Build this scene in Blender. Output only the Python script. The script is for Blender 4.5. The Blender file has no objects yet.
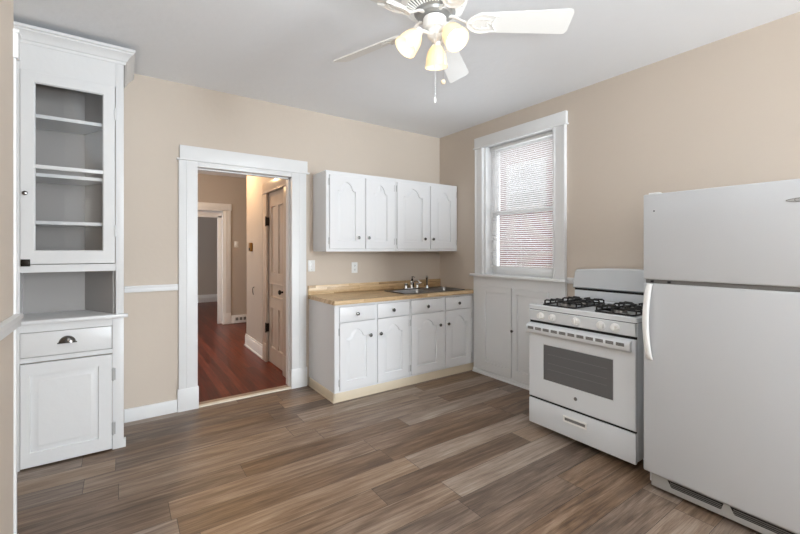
import bpy, bmesh, math, random
from mathutils import Vector, Matrix
from mathutils.geometry import tessellate_polygon
random.seed(7)
PI = math.pi
C = bpy.context.scene.collection
SC = bpy.context.scene

# ---------------------------------------------------------------- camera
cam = bpy.data.cameras.new('camera')
cam.sensor_width = 36
cam.lens = 396.7 / 800 * 36
cam.shift_y = -17 / 800
cam.clip_start = 0.05
camo = bpy.data.objects.new('camera', cam)
C.objects.link(camo)
camo.location = (0, 0, 1.37)
camo.rotation_euler = (PI / 2, 0, -math.radians(35.022))
SC.camera = camo

# ---------------------------------------------------------------- world, daylight, exposure
w = bpy.data.worlds.new('sky')
SC.world = w
w.use_nodes = True
w.node_tree.nodes['Background'].inputs[0].default_value = (0.86, 0.93, 1.0, 1)
w.node_tree.nodes['Background'].inputs[1].default_value = 2.6


def area(name, loc, rot, sx, sy, power, col):
    l = bpy.data.lights.new(name, 'AREA')
    l.shape = 'RECTANGLE'
    l.size, l.size_y, l.energy, l.color = sx, sy, power, col
    o = bpy.data.objects.new(name, l)
    o.location, o.rotation_euler = loc, rot
    C.objects.link(o)
    return o


def point(name, loc, power, col, r=0.05):
    l = bpy.data.lights.new(name, 'POINT')
    l.energy, l.color, l.shadow_soft_size = power, col, r
    o = bpy.data.objects.new(name, l)
    o.location = loc
    C.objects.link(o)
    return o


# daylight through the big window behind the camera and the kitchen window; ceiling, hall and far-room fills are added
area('daylight_rear', (2.7, -4.58, 1.55), (PI / 2, 0, 0), 0.95, 2.2, 265, (0.83, 0.92, 0.99))
area('ceiling_fill', (0.3, -0.2, 1.5), (PI, 0, 0), 0.6, 0.6, 66, (0.82, 0.92, 1.0))  # added unseen fill aimed up to brighten ceiling and stove
area('daylight_kitchen_window', (3.62, 2.64, 1.85), (PI / 2, 0, PI / 2), 0.8, 1.35, 18, (0.85, 0.94, 1.0))
area('far_room_fill', (-0.9, 9.7, 1.6), (PI / 2, 0, -PI / 2), 1.2, 1.6, 16, (1.0, 0.93, 0.86))  # added fill for the far room's greys; its window is made up
area('hall_fill', (-1.08, 6.5, 1.55), (PI / 2, 0, -PI / 2), 0.9, 1.5, 17, (1.0, 0.95, 0.9))  # added fill lifting the far hall wall through a made-up opening
SC.view_settings.view_transform = 'Standard'
SC.view_settings.look = 'None'
SC.view_settings.exposure = 0.0
SC.view_settings.gamma = 1.0
SC.view_settings.use_curve_mapping = False


# ---------------------------------------------------------------- materials
def lin(c):
    return tuple(((v / 255) / 12.92 if v / 255 <= 0.04045 else ((v / 255 + 0.055) / 1.055) ** 2.4) for v in c)


def mat(name, rgb, rough=0.5, metal=0.0, bump=0.0, bscale=40, vary=0.0, spec=0.5, coat=0.0):
    m = bpy.data.materials.new(name)
    m.use_nodes = True
    n, l = m.node_tree.nodes, m.node_tree.links
    b = n['Principled BSDF']
    col = (*lin(rgb), 1)
    b.inputs['Base Color'].default_value = col
    b.inputs['Roughness'].default_value = rough
    b.inputs['Metallic'].default_value = metal
    b.inputs['Specular IOR Level'].default_value = spec
    b.inputs['Coat Weight'].default_value = coat
    tc = n.new('ShaderNodeTexCoord')
    nz = n.new('ShaderNodeTexNoise')
    nz.inputs['Scale'].default_value = bscale
    nz.inputs['Detail'].default_value = 4
    l.new(tc.outputs['Object'], nz.inputs['Vector'])
    if vary > 0:
        nv = n.new('ShaderNodeTexNoise')
        nv.inputs['Scale'].default_value = 1.7
        nv.inputs['Detail'].default_value = 5
        l.new(tc.outputs['Object'], nv.inputs['Vector'])
        mx = n.new('ShaderNodeMix')
        mx.data_type = 'RGBA'
        mx.inputs['A'].default_value = (*[c * (1 - vary) for c in col[:3]], 1)
        mx.inputs['B'].default_value = (*[min(1, c * (1 + vary)) for c in col[:3]], 1)
        l.new(nv.outputs['Fac'], mx.inputs['Factor'])
        l.new(mx.outputs['Result'], b.inputs['Base Color'])
    if bump > 0:
        bp = n.new('ShaderNodeBump')
        bp.inputs['Strength'].default_value = bump
        bp.inputs['Distance'].default_value = 0.01
        l.new(nz.outputs['Fac'], bp.inputs['Height'])
        l.new(bp.outputs['Normal'], b.inputs['Normal'])
    return m


def planks(name, length, width, along, ramp, rough, gap=0.0012, grain=(1.2, 30), gapcol=(0.03, 0.02, 0.015), contrast=0.5, bump=0.15, knots=True, spec=0.5):
    """individual boards laid in staggered rows, each with its own tone and grain"""
    m = bpy.data.materials.new(name)
    m.use_nodes = True
    n, l = m.node_tree.nodes, m.node_tree.links
    b = n['Principled BSDF']
    b.inputs['Specular IOR Level'].default_value = spec
    tc = n.new('ShaderNodeTexCoord')
    sp = n.new('ShaderNodeSeparateXYZ')
    l.new(tc.outputs['Object'], sp.inputs[0])

    def M(op, a, b_=None, c=None):
        k = n.new('ShaderNodeMath')
        k.operation = op
        for i, v in enumerate((a, b_, c)):
            if v is None: continue
            if isinstance(v, (int, float)): k.inputs[i].default_value = v
            else: l.new(v, k.inputs[i])
        return k.outputs[0]
    U = sp.outputs[along]
    if along == 'X':
        V = M('ADD', sp.outputs['Y'], M('MULTIPLY', sp.outputs['Z'], 1.0))
    else:
        V = sp.outputs['X']
    v = M('DIVIDE', V, width)
    row = M('FLOOR', v)
    wn = n.new('ShaderNodeTexWhiteNoise')
    wn.noise_dimensions = '1D'
    l.new(row, wn.inputs['W'])
    u = M('ADD', M('DIVIDE', U, length), M('MULTIPLY', wn.outputs['Value'], 7.3))
    colid = M('FLOOR', u)
    cb = n.new('ShaderNodeCombineXYZ')
    l.new(row, cb.inputs[0]); l.new(colid, cb.inputs[1])
    w2 = n.new('ShaderNodeTexWhiteNoise')
    w2.noise_dimensions = '2D'
    l.new(cb.outputs[0], w2.inputs['Vector'])
    rnd = w2.outputs['Value']
    fu, fv = M('FRACT', u), M('FRACT', v)
    du = M('MULTIPLY', M('MINIMUM', fu, M('SUBTRACT', 1.0, fu)), length)
    dv = M('MULTIPLY', M('MINIMUM', fv, M('SUBTRACT', 1.0, fv)), width)
    edge = M('MINIMUM', du, dv)
    gapm = M('LESS_THAN', edge, gap)
    # grain: noise stretched along the board, shifted per board
    gv = n.new('ShaderNodeCombineXYZ')
    l.new(M('ADD', M('MULTIPLY', U, grain[0]), M('MULTIPLY', rnd, 37.0)), gv.inputs[0])
    l.new(M('ADD', M('MULTIPLY', V, grain[1]), M('MULTIPLY', rnd, 91.0)), gv.inputs[1])
    g1 = n.new('ShaderNodeTexNoise')
    g1.inputs['Scale'].default_value = 1.0
    g1.inputs['Detail'].default_value = 8
    g1.inputs['Roughness'].default_value = 0.68
    g1.inputs['Distortion'].default_value = 0.6
    l.new(gv.outputs[0], g1.inputs['Vector'])
    gv2 = n.new('ShaderNodeCombineXYZ')
    l.new(M('ADD', M('MULTIPLY', U, grain[0] * 4), M('MULTIPLY', rnd, 11.0)), gv2.inputs[0])
    l.new(M('ADD', M('MULTIPLY', V, grain[1] * 5), M('MULTIPLY', rnd, 53.0)), gv2.inputs[1])
    g2 = n.new('ShaderNodeTexNoise')
    g2.inputs['Scale'].default_value = 1.0
    g2.inputs['Detail'].default_value = 6
    g2.inputs['Roughness'].default_value = 0.7
    l.new(gv2.outputs[0], g2.inputs['Vector'])
    gv3 = n.new('ShaderNodeCombineXYZ')
    l.new(M('ADD', M('MULTIPLY', U, grain[0] * 1.3), M('MULTIPLY', rnd, 19.0)), gv3.inputs[0])
    l.new(M('ADD', M('MULTIPLY', V, grain[1] * 0.33), M('MULTIPLY', rnd, 71.0)), gv3.inputs[1])
    g3 = n.new('ShaderNodeTexNoise')
    g3.inputs['Scale'].default_value = 1.0
    g3.inputs['Detail'].default_value = 3
    g3.inputs['Distortion'].default_value = 1.2
    l.new(gv3.outputs[0], g3.inputs['Vector'])
    val = M('ADD', M('MULTIPLY', M('SUBTRACT', rnd, 0.5), contrast),
            M('ADD', M('MULTIPLY', M('SUBTRACT', g1.outputs['Fac'], 0.5), 1.1),
              M('ADD', M('MULTIPLY', M('SUBTRACT', g2.outputs['Fac'], 0.5), 0.85),
                M('MULTIPLY', M('SUBTRACT', g3.outputs['Fac'], 0.5), 0.7))))
    val = M('ADD', val, 0.5)
    rp = n.new('ShaderNodeValToRGB')
    e = rp.color_ramp.elements
    e[0].position, e[0].color = ramp[0][0], (*lin(ramp[0][1]), 1)
    e[1].position, e[1].color = ramp[-1][0], (*lin(ramp[-1][1]), 1)
    for p, c in ramp[1:-1]:
        k = e.new(p); k.color = (*lin(c), 1)
    l.new(val, rp.inputs['Fac'])
    colr = rp.outputs['Color']
    if knots:
        # some boards lean grey, some lean brown
        hs = n.new('ShaderNodeHueSaturation')
        l.new(M('ADD', 0.75, M('MULTIPLY', M('FRACT', M('MULTIPLY', rnd, 17.31)), 0.4)), hs.inputs['Saturation'])
        l.new(colr, hs.inputs['Color'])
        colr = hs.outputs['Color']
    mx = n.new('ShaderNodeMix')
    mx.data_type = 'RGBA'
    l.new(gapm, mx.inputs['Factor'])
    l.new(colr, mx.inputs['A'])
    mx.inputs['B'].default_value = (*gapcol, 1)
    l.new(mx.outputs['Result'], b.inputs['Base Color'])
    l.new(M('ADD', rough, M('MULTIPLY', M('SUBTRACT', g2.outputs['Fac'], 0.5), 0.25)), b.inputs['Roughness'])
    bp = n.new('ShaderNodeBump')
    bp.inputs['Strength'].default_value = bump
    bp.inputs['Distance'].default_value = 0.003
    l.new(M('SUBTRACT', M('MULTIPLY', g2.outputs['Fac'], 0.5), gapm), bp.inputs['Height'])
    l.new(bp.outputs['Normal'], b.inputs['Normal'])
    return m


def glass_mat(name, refl=0.08, tint=(1, 1, 1)):
    m = bpy.data.materials.new(name)
    m.use_nodes = True
    n, l = m.node_tree.nodes, m.node_tree.links
    n.remove(n['Principled BSDF'])
    t = n.new('ShaderNodeBsdfTransparent'); t.inputs[0].default_value = (*tint, 1)
    g = n.new('ShaderNodeBsdfGlossy'); g.inputs['Roughness'].default_value = 0.02
    lw = n.new('ShaderNodeFresnel'); lw.inputs[0].default_value = 1.45
    mx = n.new('ShaderNodeMixShader')
    l.new(lw.outputs[0], mx.inputs[0]); l.new(t.outputs[0], mx.inputs[1]); l.new(g.outputs[0], mx.inputs[2])
    l.new(mx.outputs[0], n['Material Output'].inputs[0])
    return m


def translucent_mat(name, rgb, fac=0.5, rough=0.3):
    m = bpy.data.materials.new(name)
    m.use_nodes = True
    n, l = m.node_tree.nodes, m.node_tree.links
    b = n['Principled BSDF']
    b.inputs['Base Color'].default_value = (*lin(rgb), 1)
    b.inputs['Roughness'].default_value = rough
    t = n.new('ShaderNodeBsdfTranslucent'); t.inputs[0].default_value = (*lin(rgb), 1)
    mx = n.new('ShaderNodeMixShader'); mx.inputs[0].default_value = fac
    l.new(b.outputs[0], mx.inputs[1]); l.new(t.outputs[0], mx.inputs[2])
    l.new(mx.outputs[0], n['Material Output'].inputs[0])
    return m


def emit_mat(name, rgb, s):
    m = bpy.data.materials.new(name)
    m.use_nodes = True
    b = m.node_tree.nodes['Principled BSDF']
    b.inputs['Base Color'].default_value = (*lin(rgb), 1)
    b.inputs['Emission Color'].default_value = (*lin(rgb), 1)
    b.inputs['Emission Strength'].default_value = s
    return m


def brick_mat(name):
    m = bpy.data.materials.new(name)
    m.use_nodes = True
    n, l = m.node_tree.nodes, m.node_tree.links
    b = n['Principled BSDF']
    b.inputs['Roughness'].default_value = 0.9
    tc = n.new('ShaderNodeTexCoord')
    mp = n.new('ShaderNodeMapping')
    mp.inputs['Rotation'].default_value = (PI / 2, 0, PI / 2)
    sp = n.new('ShaderNodeSeparateXYZ'); cb = n.new('ShaderNodeCombineXYZ')
    l.new(tc.outputs['Object'], sp.inputs[0])
    l.new(sp.outputs['Y'], cb.inputs[0]); l.new(sp.outputs['Z'], cb.inputs[1])
    br = n.new('ShaderNodeTexBrick')
    br.inputs['Scale'].default_value = 1
    br.inputs['Brick Width'].default_value = 0.21
    br.inputs['Row Height'].default_value = 0.075
    br.inputs['Mortar Size'].default_value = 0.006
    br.inputs['Color1'].default_value = (*lin((140, 92, 82)), 1)
    br.inputs['Color2'].default_value = (*lin((118, 76, 68)), 1)
    br.inputs['Mortar'].default_value = (*lin((150, 138, 130)), 1)
    l.new(cb.outputs[0], br.inputs['Vector'])
    l.new(br.outputs['Color'], b.inputs['Base Color'])
    return m


M = dict(
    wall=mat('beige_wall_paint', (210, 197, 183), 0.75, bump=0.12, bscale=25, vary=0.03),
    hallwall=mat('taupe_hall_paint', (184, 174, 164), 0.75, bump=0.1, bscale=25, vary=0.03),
    ceil=mat('ceiling_paint', (246, 247, 249), 0.85, bump=0.25, bscale=14, vary=0.02),
    trim=mat('white_trim_paint', (236, 236, 236), 0.38, bump=0.05, bscale=18),
    cab=mat('white_cabinet_paint', (232, 232, 233), 0.36, bump=0.06, bscale=22),
    old=mat('old_brushed_white_paint', (230, 230, 230), 0.34, bump=0.18, bscale=16, vary=0.012),
    cabin=mat('shaded_interior_white', (172, 168, 165), 0.6, bump=0.1, bscale=20, vary=0.04),  # white inside; the interior's shade is put into this darker colour
    toe=mat('cream_toe_board', (222, 208, 184), 0.5, vary=0.05),
    cream=mat('cream_threshold', (238, 230, 214), 0.45),
    tan=mat('tan_varnished_trim', (170, 148, 128), 0.35, vary=0.04),
    doorw=mat('grey_beige_door_paint', (200, 184, 168), 0.28, bump=0.08, bscale=20, vary=0.03),
    appl=mat('white_enamel', (220, 223, 226), 0.26, coat=0.2),
    appltex=mat('white_textured_appliance', (198, 200, 203), 0.38, bump=0.06, bscale=260),
    plastic=mat('white_plastic', (238, 238, 236), 0.35),
    black=mat('black_cast_iron', (18, 18, 18), 0.5),
    dark=mat('black_gap', (12, 12, 12), 0.7),
    grey=mat('mid_grey', (120, 120, 120), 0.5),
    slot=mat('grey_slot', (112, 110, 108), 0.6),
    ovenglass=mat('dark_oven_glass', (104, 104, 105), 0.12, spec=0.6),
    steel=mat('brushed_steel', (150, 148, 146), 0.3, 1.0),
    darksteel=mat('dark_sink_steel', (96, 92, 88), 0.3, 1.0),
    chrome=mat('chrome', (225, 225, 225), 0.08, 1.0),
    pewter=mat('dark_pewter', (112, 109, 106), 0.22, 1.0),
    bronze=mat('dark_bronze', (46, 38, 32), 0.45, 0.6),
    brass=mat('aged_brass', (150, 112, 60), 0.4, 0.7),
    glass=glass_mat('clear_glass'),
    slat=translucent_mat('white_blind_slat', (242, 240, 239), 0.45, 0.4),
    shade=translucent_mat('frosted_amber_glass', (252, 241, 220), 0.42, 0.25),
    bulb=emit_mat('lit_bulb', (255, 232, 192), 4.5),
    fan=mat('white_fan_enamel', (236, 234, 230), 0.32),
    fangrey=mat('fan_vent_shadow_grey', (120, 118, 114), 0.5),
    brick=brick_mat('neighbour_brick'),
    bwhite=mat('outside_white_paint', (236, 236, 236), 0.7),
    grillegrey=mat('shaded_grille_badge_grey', (168, 167, 165), 0.45),  # floor-level shade put into the grille's grey; plain grey on the badge
    flygrey=mat('flywheel_grey', (165, 165, 163), 0.35, 0.6),
    hinge=mat('painted_hinge_grey', (186, 186, 186), 0.35, 0.3),
    bgrey=mat('outside_grey_paint', (176, 170, 166), 0.7),
    ground=mat('outside_concrete', (170, 168, 164), 0.9, vary=0.06),
)
M['floor'] = planks('vinyl_oak_planks', 1.22, 0.178, 'X',
                    [(0.0, (58, 43, 33)), (0.3, (101, 80, 63)), (0.5, (128, 105, 86)), (0.72, (152, 131, 112)), (1.0, (180, 163, 146))],
                    0.42, gap=0.0012, grain=(1.5, 36), contrast=0.36, bump=0.18)
M['hallfloor'] = planks('dark_red_stained_boards', 3.2, 0.085, 'Y',
                        [(0.0, (44, 15, 8)), (0.4, (94, 38, 22)), (0.65, (114, 50, 30)), (1.0, (144, 76, 50))],
                        0.32, gap=0.0016, grain=(1.6, 60), contrast=0.35, bump=0.35, knots=False, spec=0.3)
M['butcher'] = planks('butcher_block_laminate', 0.38, 0.028, 'X',
                      [(0.0, (150, 116, 78)), (0.4, (200, 168, 126)), (0.65, (216, 186, 144)), (1.0, (234, 210, 172))],
                      0.35, gap=0.0004, grain=(3.0, 40), contrast=0.6, bump=0.02, gapcol=(0.2, 0.12, 0.06), knots=False)


# ---------------------------------------------------------------- mesh helpers
class MB:
    def __init__(s):
        s.bm = bmesh.new()

    def box(s, x0, x1, y0, y1, z0, z1, bev=0.0, seg=2):
        r = bmesh.ops.create_cube(s.bm, size=1)
        vs = r['verts']
        for v in vs:
            v.co = Vector(((x0 + x1) / 2 + v.co.x * (x1 - x0), (y0 + y1) / 2 + v.co.y * (y1 - y0), (z0 + z1) / 2 + v.co.z * (z1 - z0)))
        if bev > 0:
            es = list({e for v in vs for e in v.link_edges})
            bmesh.ops.bevel(s.bm, geom=es, offset=bev, segments=seg, affect='EDGES', profile=0.5)
        return s

    def lathe(s, prof, loc=(0, 0, 0), axis='Z', seg=28, rot=None, cap=True):
        """prof: list of (radius, height) revolved about axis"""
        rings = []
        for r, h in prof:
            ring = []
            for i in range(seg):
                a = 2 * PI * i / seg
                ring.append(Vector((r * math.cos(a), r * math.sin(a), h)))
            rings.append(ring)
        if rot is None:
            rot = {'Z': Matrix.Identity(3), 'X': Matrix.Rotation(PI / 2, 3, 'Y'), 'Y': Matrix.Rotation(PI / 2, 3, 'X')}[axis]
        L = Vector(loc)
        V = [[s.bm.verts.new(rot @ p + L) for p in ring] for ring in rings]
        for k in range(len(V) - 1):
            for i in range(seg):
                j = (i + 1) % seg
                s.bm.faces.new((V[k][i], V[k][j], V[k + 1][j], V[k + 1][i]))
        if cap:
            if prof[0][0] > 1e-6: s.bm.faces.new(list(reversed(V[0])))
            if prof[-1][0] > 1e-6: s.bm.faces.new(V[-1])
        return s

    def tube(s, pts, r, seg=10, closed=False, flat=1.0):
        pts = [Vector(p) for p in pts]
        n = len(pts)
        rs = r if isinstance(r, (list, tuple)) else [r] * n
        rings = []
        up = None
        for i, p in enumerate(pts):
            if closed:
                t = (pts[(i + 1) % n] - pts[i - 1]).normalized()
            else:
                t = (pts[min(i + 1, n - 1)] - pts[max(i - 1, 0)]).normalized()
            if up is None:
                up = Vector((0, 0, 1)) if abs(t.z) < 0.9 else Vector((1, 0, 0))
            a = t.cross(up).normalized()
            b = a.cross(t).normalized()
            up = b
            rings.append([s.bm.verts.new(p + (a * math.cos(2 * PI * k / seg) + b * math.sin(2 * PI * k / seg) * flat) * rs[i]) for k in range(seg)])
        m = n if closed else n - 1
        for i in range(m):
            A, B = rings[i], rings[(i + 1) % n]
            for k in range(seg):
                j = (k + 1) % seg
                s.bm.faces.new((A[k], A[j], B[j], B[k]))
        if not closed:
            s.bm.faces.new(list(reversed(rings[0]))); s.bm.faces.new(rings[-1])
        return s

    def prism(s, poly, f, d0, d1):
        """poly of (u, v) extruded from depth d0 to d1; f(u, v, d) -> xyz"""
        A = [s.bm.verts.new(f(u, v, d0)) for u, v in poly]
        B = [s.bm.verts.new(f(u, v, d1)) for u, v in poly]
        n = len(poly)
        s.bm.faces.new(A); s.bm.faces.new(list(reversed(B)))
        for i in range(n):
            j = (i + 1) % n
            s.bm.faces.new((A[i], B[i], B[j], A[j]))
        return s

    def sphere(s, loc, r, sc=(1, 1, 1), seg=16):
        res = bmesh.ops.create_uvsphere(s.bm, u_segments=seg, v_segments=seg // 2 + 2, radius=r)
        for v in res['verts']:
            v.co = Vector((v.co.x * sc[0], v.co.y * sc[1], v.co.z * sc[2])) + Vector(loc)
        return s

    def loops(s, rings, f, capend=True):
        """successive (poly, depth) outlines joined into one skin"""
        V = [[s.bm.verts.new(f(u, v, d)) for u, v in poly] for poly, d in rings]
        n = len(V[0])
        for k in range(len(V) - 1):
            for i in range(n):
                j = (i + 1) % n
                s.bm.faces.new((V[k][i], V[k][j], V[k + 1][j], V[k + 1][i]))
        if capend: s.bm.faces.new(V[-1])
        return s

    def plate_hole(s, outer, inner, f, d):
        pts = [Vector((u, v, 0)) for u, v in outer], [Vector((u, v, 0)) for u, v in inner]
        allp = list(outer) + list(inner)
        V = [s.bm.verts.new(f(u, v, d)) for u, v in allp]
        for t in tessellate_polygon(pts):
            try: s.bm.faces.new([V[i] for i in t])
            except ValueError: pass
        return s

    def xf(s, mtx):
        bmesh.ops.transform(s.bm, matrix=mtx, verts=s.bm.verts[:])
        return s

    def build(s, name, m, parent=None, smooth=True, ang=35, doubles=False):
        bm = s.bm
        if doubles: bmesh.ops.remove_doubles(bm, verts=bm.verts[:], dist=1e-5)
        bmesh.ops.recalc_face_normals(bm, faces=bm.faces[:])
        me = bpy.data.meshes.new(name)
        bm.to_mesh(me); bm.free()
        for mm in (m if isinstance(m, (list, tuple)) else [m]):
            me.materials.append(mm)
        if smooth:
            me.polygons.foreach_set('use_smooth', [True] * len(me.polygons))
            me.set_sharp_from_angle(angle=math.radians(ang))
        o = bpy.data.objects.new(name, me)
        C.objects.link(o)
        if parent: o.parent = parent
        return o


def tag(o, label=None, cat=None, group=None, kind=None):
    if label: o['label'] = label
    if cat: o['category'] = cat
    if group: o['group'] = group
    if kind: o['kind'] = kind
    return o


def thing(name, label, cat, loc=(0, 0, 0), rz=0, group=None):
    o = bpy.data.objects.new(name, None)
    o.empty_display_size = 0.1
    C.objects.link(o)
    o.location = loc
    o.rotation_euler = (0, 0, rz)
    return tag(o, label, cat, group)


def struct(name, mb, m, label=None, **k):
    return tag(mb.build(name, m, **k), label, None, None, 'structure')


def box(*a, **k):
    return MB().box(*a, **k)


def rect(x0, x1, z0, z1):
    return [(x0, z0), (x1, z0), (x1, z1), (x0, z1)]


def inset(poly, d):
    n = len(poly)
    area2 = sum(poly[i][0] * poly[(i + 1) % n][1] - poly[(i + 1) % n][0] * poly[i][1] for i in range(n))
    sg = 1 if area2 > 0 else -1
    out = []
    for i in range(n):
        p0, p1, p2 = Vector(poly[i - 1]), Vector(poly[i]), Vector(poly[(i + 1) % n])
        a, b = (p1 - p0).normalized(), (p2 - p1).normalized()
        na, nb = Vector((-a.y, a.x)) * sg, Vector((-b.y, b.x)) * sg
        k = (na + nb)
        k = k / max(0.25, (1 + na.dot(nb)))
        out.append((p1.x + k.x * d, p1.y + k.y * d))
    return out


def arch(x0, x1, z0, zs, zt, n=22):
    """panel outline with a cathedral-arched top"""
    pts = [(x0, z0), (x1, z0), (x1, zs)]
    for i in range(1, 2 * n):
        t = i / n
        k = t if t <= 1 else 2 - t
        q = min(1, max(0, (k - 0.12) / 0.88))
        h = 0.3 * (1 - math.sqrt(1 - min(1, q / 0.3) ** 2)) if q < 0.3 else 0.3 + 0.7 * math.sqrt(max(0, 1 - ((1 - q) / 0.7) ** 2))
        h = 0.6 * h + 0.4 * (0.5 - 0.5 * math.cos(PI * q))
        pts.append((x1 + (x0 - x1) * i / (2 * n), zs + (zt - zs) * h))
    pts.append((x0, zs))
    return pts


FY = lambda y: (lambda u, v, d: (u, y - d, v))      # a face looking towards -Y, d = outwards


def panel_door(name, m, parent, x0, x1, z0, z1, y, t, panel, raised=0.024, depth=0.006):
    """slab with a moulded raised panel; y = plane of its front, t = thickness"""
    f = FY(y)
    mb = MB()
    e = 0.003
    outer = rect(x0, x1, z0, z1)
    o2 = inset(outer, e)
    mb.loops([(outer, -t), (outer, -e), (o2, 0.0)], f, capend=False)
    mb.bm.faces.new([mb.bm.verts.new(f(u, v, -t)) for u, v in outer])
    mb.plate_hole(o2, panel, f, 0.0)
    mb.loops([(panel, 0.0), (inset(panel, 0.003), -depth), (inset(panel, 0.009), -depth),
              (inset(panel, 0.009 + raised), -0.001), (inset(panel, 0.011 + raised), -0.001)], f)
    return mb.build(name, m, parent, doubles=True, ang=25)


def knob(name, m, parent, x, y, z, r=0.0165, label=None):
    o = MB().lathe([(0.006, 0), (0.005, 0.010), (r * 0.8, 0.014), (r, 0.019), (r * 0.85, 0.025), (0.0, 0.028)], (x, y, z), 'Y', 16).build(name, m, parent)
    if label: o['label'] = label
    return o


def hinge(parent, x, y, z, m, h=0.06, w=0.011):
    mb = MB().box(x - w / 2, x + w / 2, y - 0.004, y, z - h / 2, z + h / 2, 0.001, 1)
    mb.lathe([(0.0035, -h / 2 - 0.004), (0.0035, h / 2 + 0.004)], (x, y - 0.004, z), 'Z', 8)
    return mb.build('hinge', m, parent)


def text_mesh(name, s, size, m, parent, f, ext=0.0006):
    cu = bpy.data.curves.new(name, 'FONT')
    cu.body = s; cu.size = size; cu.align_x = 'CENTER'; cu.align_y = 'CENTER'; cu.extrude = ext
    o = bpy.data.objects.new(name, cu)
    C.objects.link(o)
    dg = bpy.context.evaluated_depsgraph_get()
    me = bpy.data.meshes.new_from_object(o.evaluated_get(dg))
    bpy.data.objects.remove(o)
    for v in me.vertices:
        v.co = Vector(f(v.co.x, v.co.y, v.co.z))
    me.materials.clear(); me.materials.append(m)
    o = bpy.data.objects.new(name, me)
    C.objects.link(o)
    o.parent = parent
    return o


# ================================================================ THE SETTING
XR, YB, ZC = 3.306, 3.84, 2.79
HW = 0.16
struct('floor', box(-0.75, XR + 0.15, -4.75, YB, -0.10, 0.0), M['floor'])
struct('floor_hall', box(-1.0, 3.2, YB + 0.001, 11.6, -0.10, -0.004), M['hallfloor'])
struct('ceiling', box(-0.75, XR + 0.15, -4.75, YB + HW, ZC, ZC + 0.1), M['ceil'])
struct('ceiling_hall', box(-1.0, 3.2, YB + HW + 0.001, 11.6, 2.735, ZC + 0.1), M['ceil'])

DX0, DX1, DZ = 0.533, 1.375, 2.092
mb = MB()
mb.box(-0.75, DX0 - 0.02, YB, YB + HW, 0, ZC)
mb.box(DX1 + 0.02, XR + 0.15, YB, YB + HW, 0, ZC)
mb.box(DX0 - 0.02, DX1 + 0.02, YB, YB + HW, DZ + 0.02, ZC)
struct('wall_back', mb, M['wall'])
WY0, WY1, WZ0, WZ1 = 2.20, 3.087, 1.10, 2.525          # kitchen window opening
mb = MB()
mb.box(XR, XR + 0.19, -4.75, WY0, 0, ZC)
mb.box(XR, XR + 0.19, WY1, YB, 0, ZC)
mb.box(XR, XR + 0.19, WY0, WY1, 0, WZ0 - 0.03)
mb.box(XR, XR + 0.19, WY0, WY1, WZ1, ZC)
struct('wall_right', mb, M['wall'])
mb = MB()
mb.box(-0.75, -0.395, -4.75, 2.43, 0, ZC)
mb.box(-0.75, -0.60, 2.43, YB, 0, ZC)
struct('wall_left', mb, M['wall'])
mb = MB()                                               # behind the camera: a wide window
mb.box(-0.75, 1.0, -4.75, -4.6, 0, ZC)
mb.box(3.2, XR, -4.75, -4.6, 0, ZC)
mb.box(1.0, 3.2, -4.75, -4.6, 0, 0.4)
mb.box(1.0, 3.2, -4.75, -4.6, 2.66, ZC)
struct('wall_rear', mb, M['wall'])

# doorway to the hall
CF = 0.025
mb = MB()
mb.box(0.392, DX0 + 0.004, YB - CF, YB, 0, 2.147, 0.004)
mb.box(DX1 - 0.004, 1.522, YB - CF, YB, 0, 2.147, 0.004)
mb.box(0.384, 0.545, YB - CF - 0.006, YB, 0.0, 0.19, 0.003)        # plinths
mb.box(1.366, 1.530, YB - CF - 0.006, YB, 0.0, 0.19, 0.003)
mb.box(0.40, 1.534, YB - CF - 0.004, YB, 2.142, 2.262, 0.004)
mb.box(0.378, 1.552, YB - CF - 0.014, YB, 2.135, 2.150, 0.003)     # fillet under the head
mb.box(DX0 + 0.004, DX1 - 0.004, YB - CF + 0.002, YB - 0.001, DZ, 2.141, 0.002)
mb.box(DX0 - 0.019, DX0, YB - CF + 0.004, YB + HW, 0, DZ + 0.02)           # jambs
mb.box(DX1, DX1 + 0.019, YB - CF + 0.004, YB + HW, 0, DZ + 0.02)
mb.box(DX0, DX1, YB - CF + 0.006, YB + HW, DZ + 0.001, DZ + 0.02)
mb.box(DX0, DX0 + 0.012, YB + 0.05, YB + 0.09, 0, DZ)              # stops
mb.box(DX1 - 0.012, DX1, YB + 0.05, YB + 0.09, 0, DZ)
mb.box(DX0, DX1, YB + 0.05, YB + 0.09, DZ - 0.012, DZ)
mb.box(0.45, 0.458, YB - CF - 0.004, YB - CF, 0.19, 2.14, 0.002)
mb.box(1.448, 1.456, YB - CF - 0.004, YB - CF, 0.19, 2.14, 0.002)
struct('door_1', mb, M['trim'], 'white cased doorway opening from kitchen into hall')
mb = MB().box(DX0, DX1, YB - 0.02, YB + 0.03, 0.0, 0.012, 0.004)
struct('trim_3', mb, M['cream'], 'cream threshold strip across the hall doorway')
struct('trim_4', MB().box(DX0, DX1, YB + 0.031, YB + 0.10, -0.004, 0.008, 0.003), M['tan'])

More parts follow.
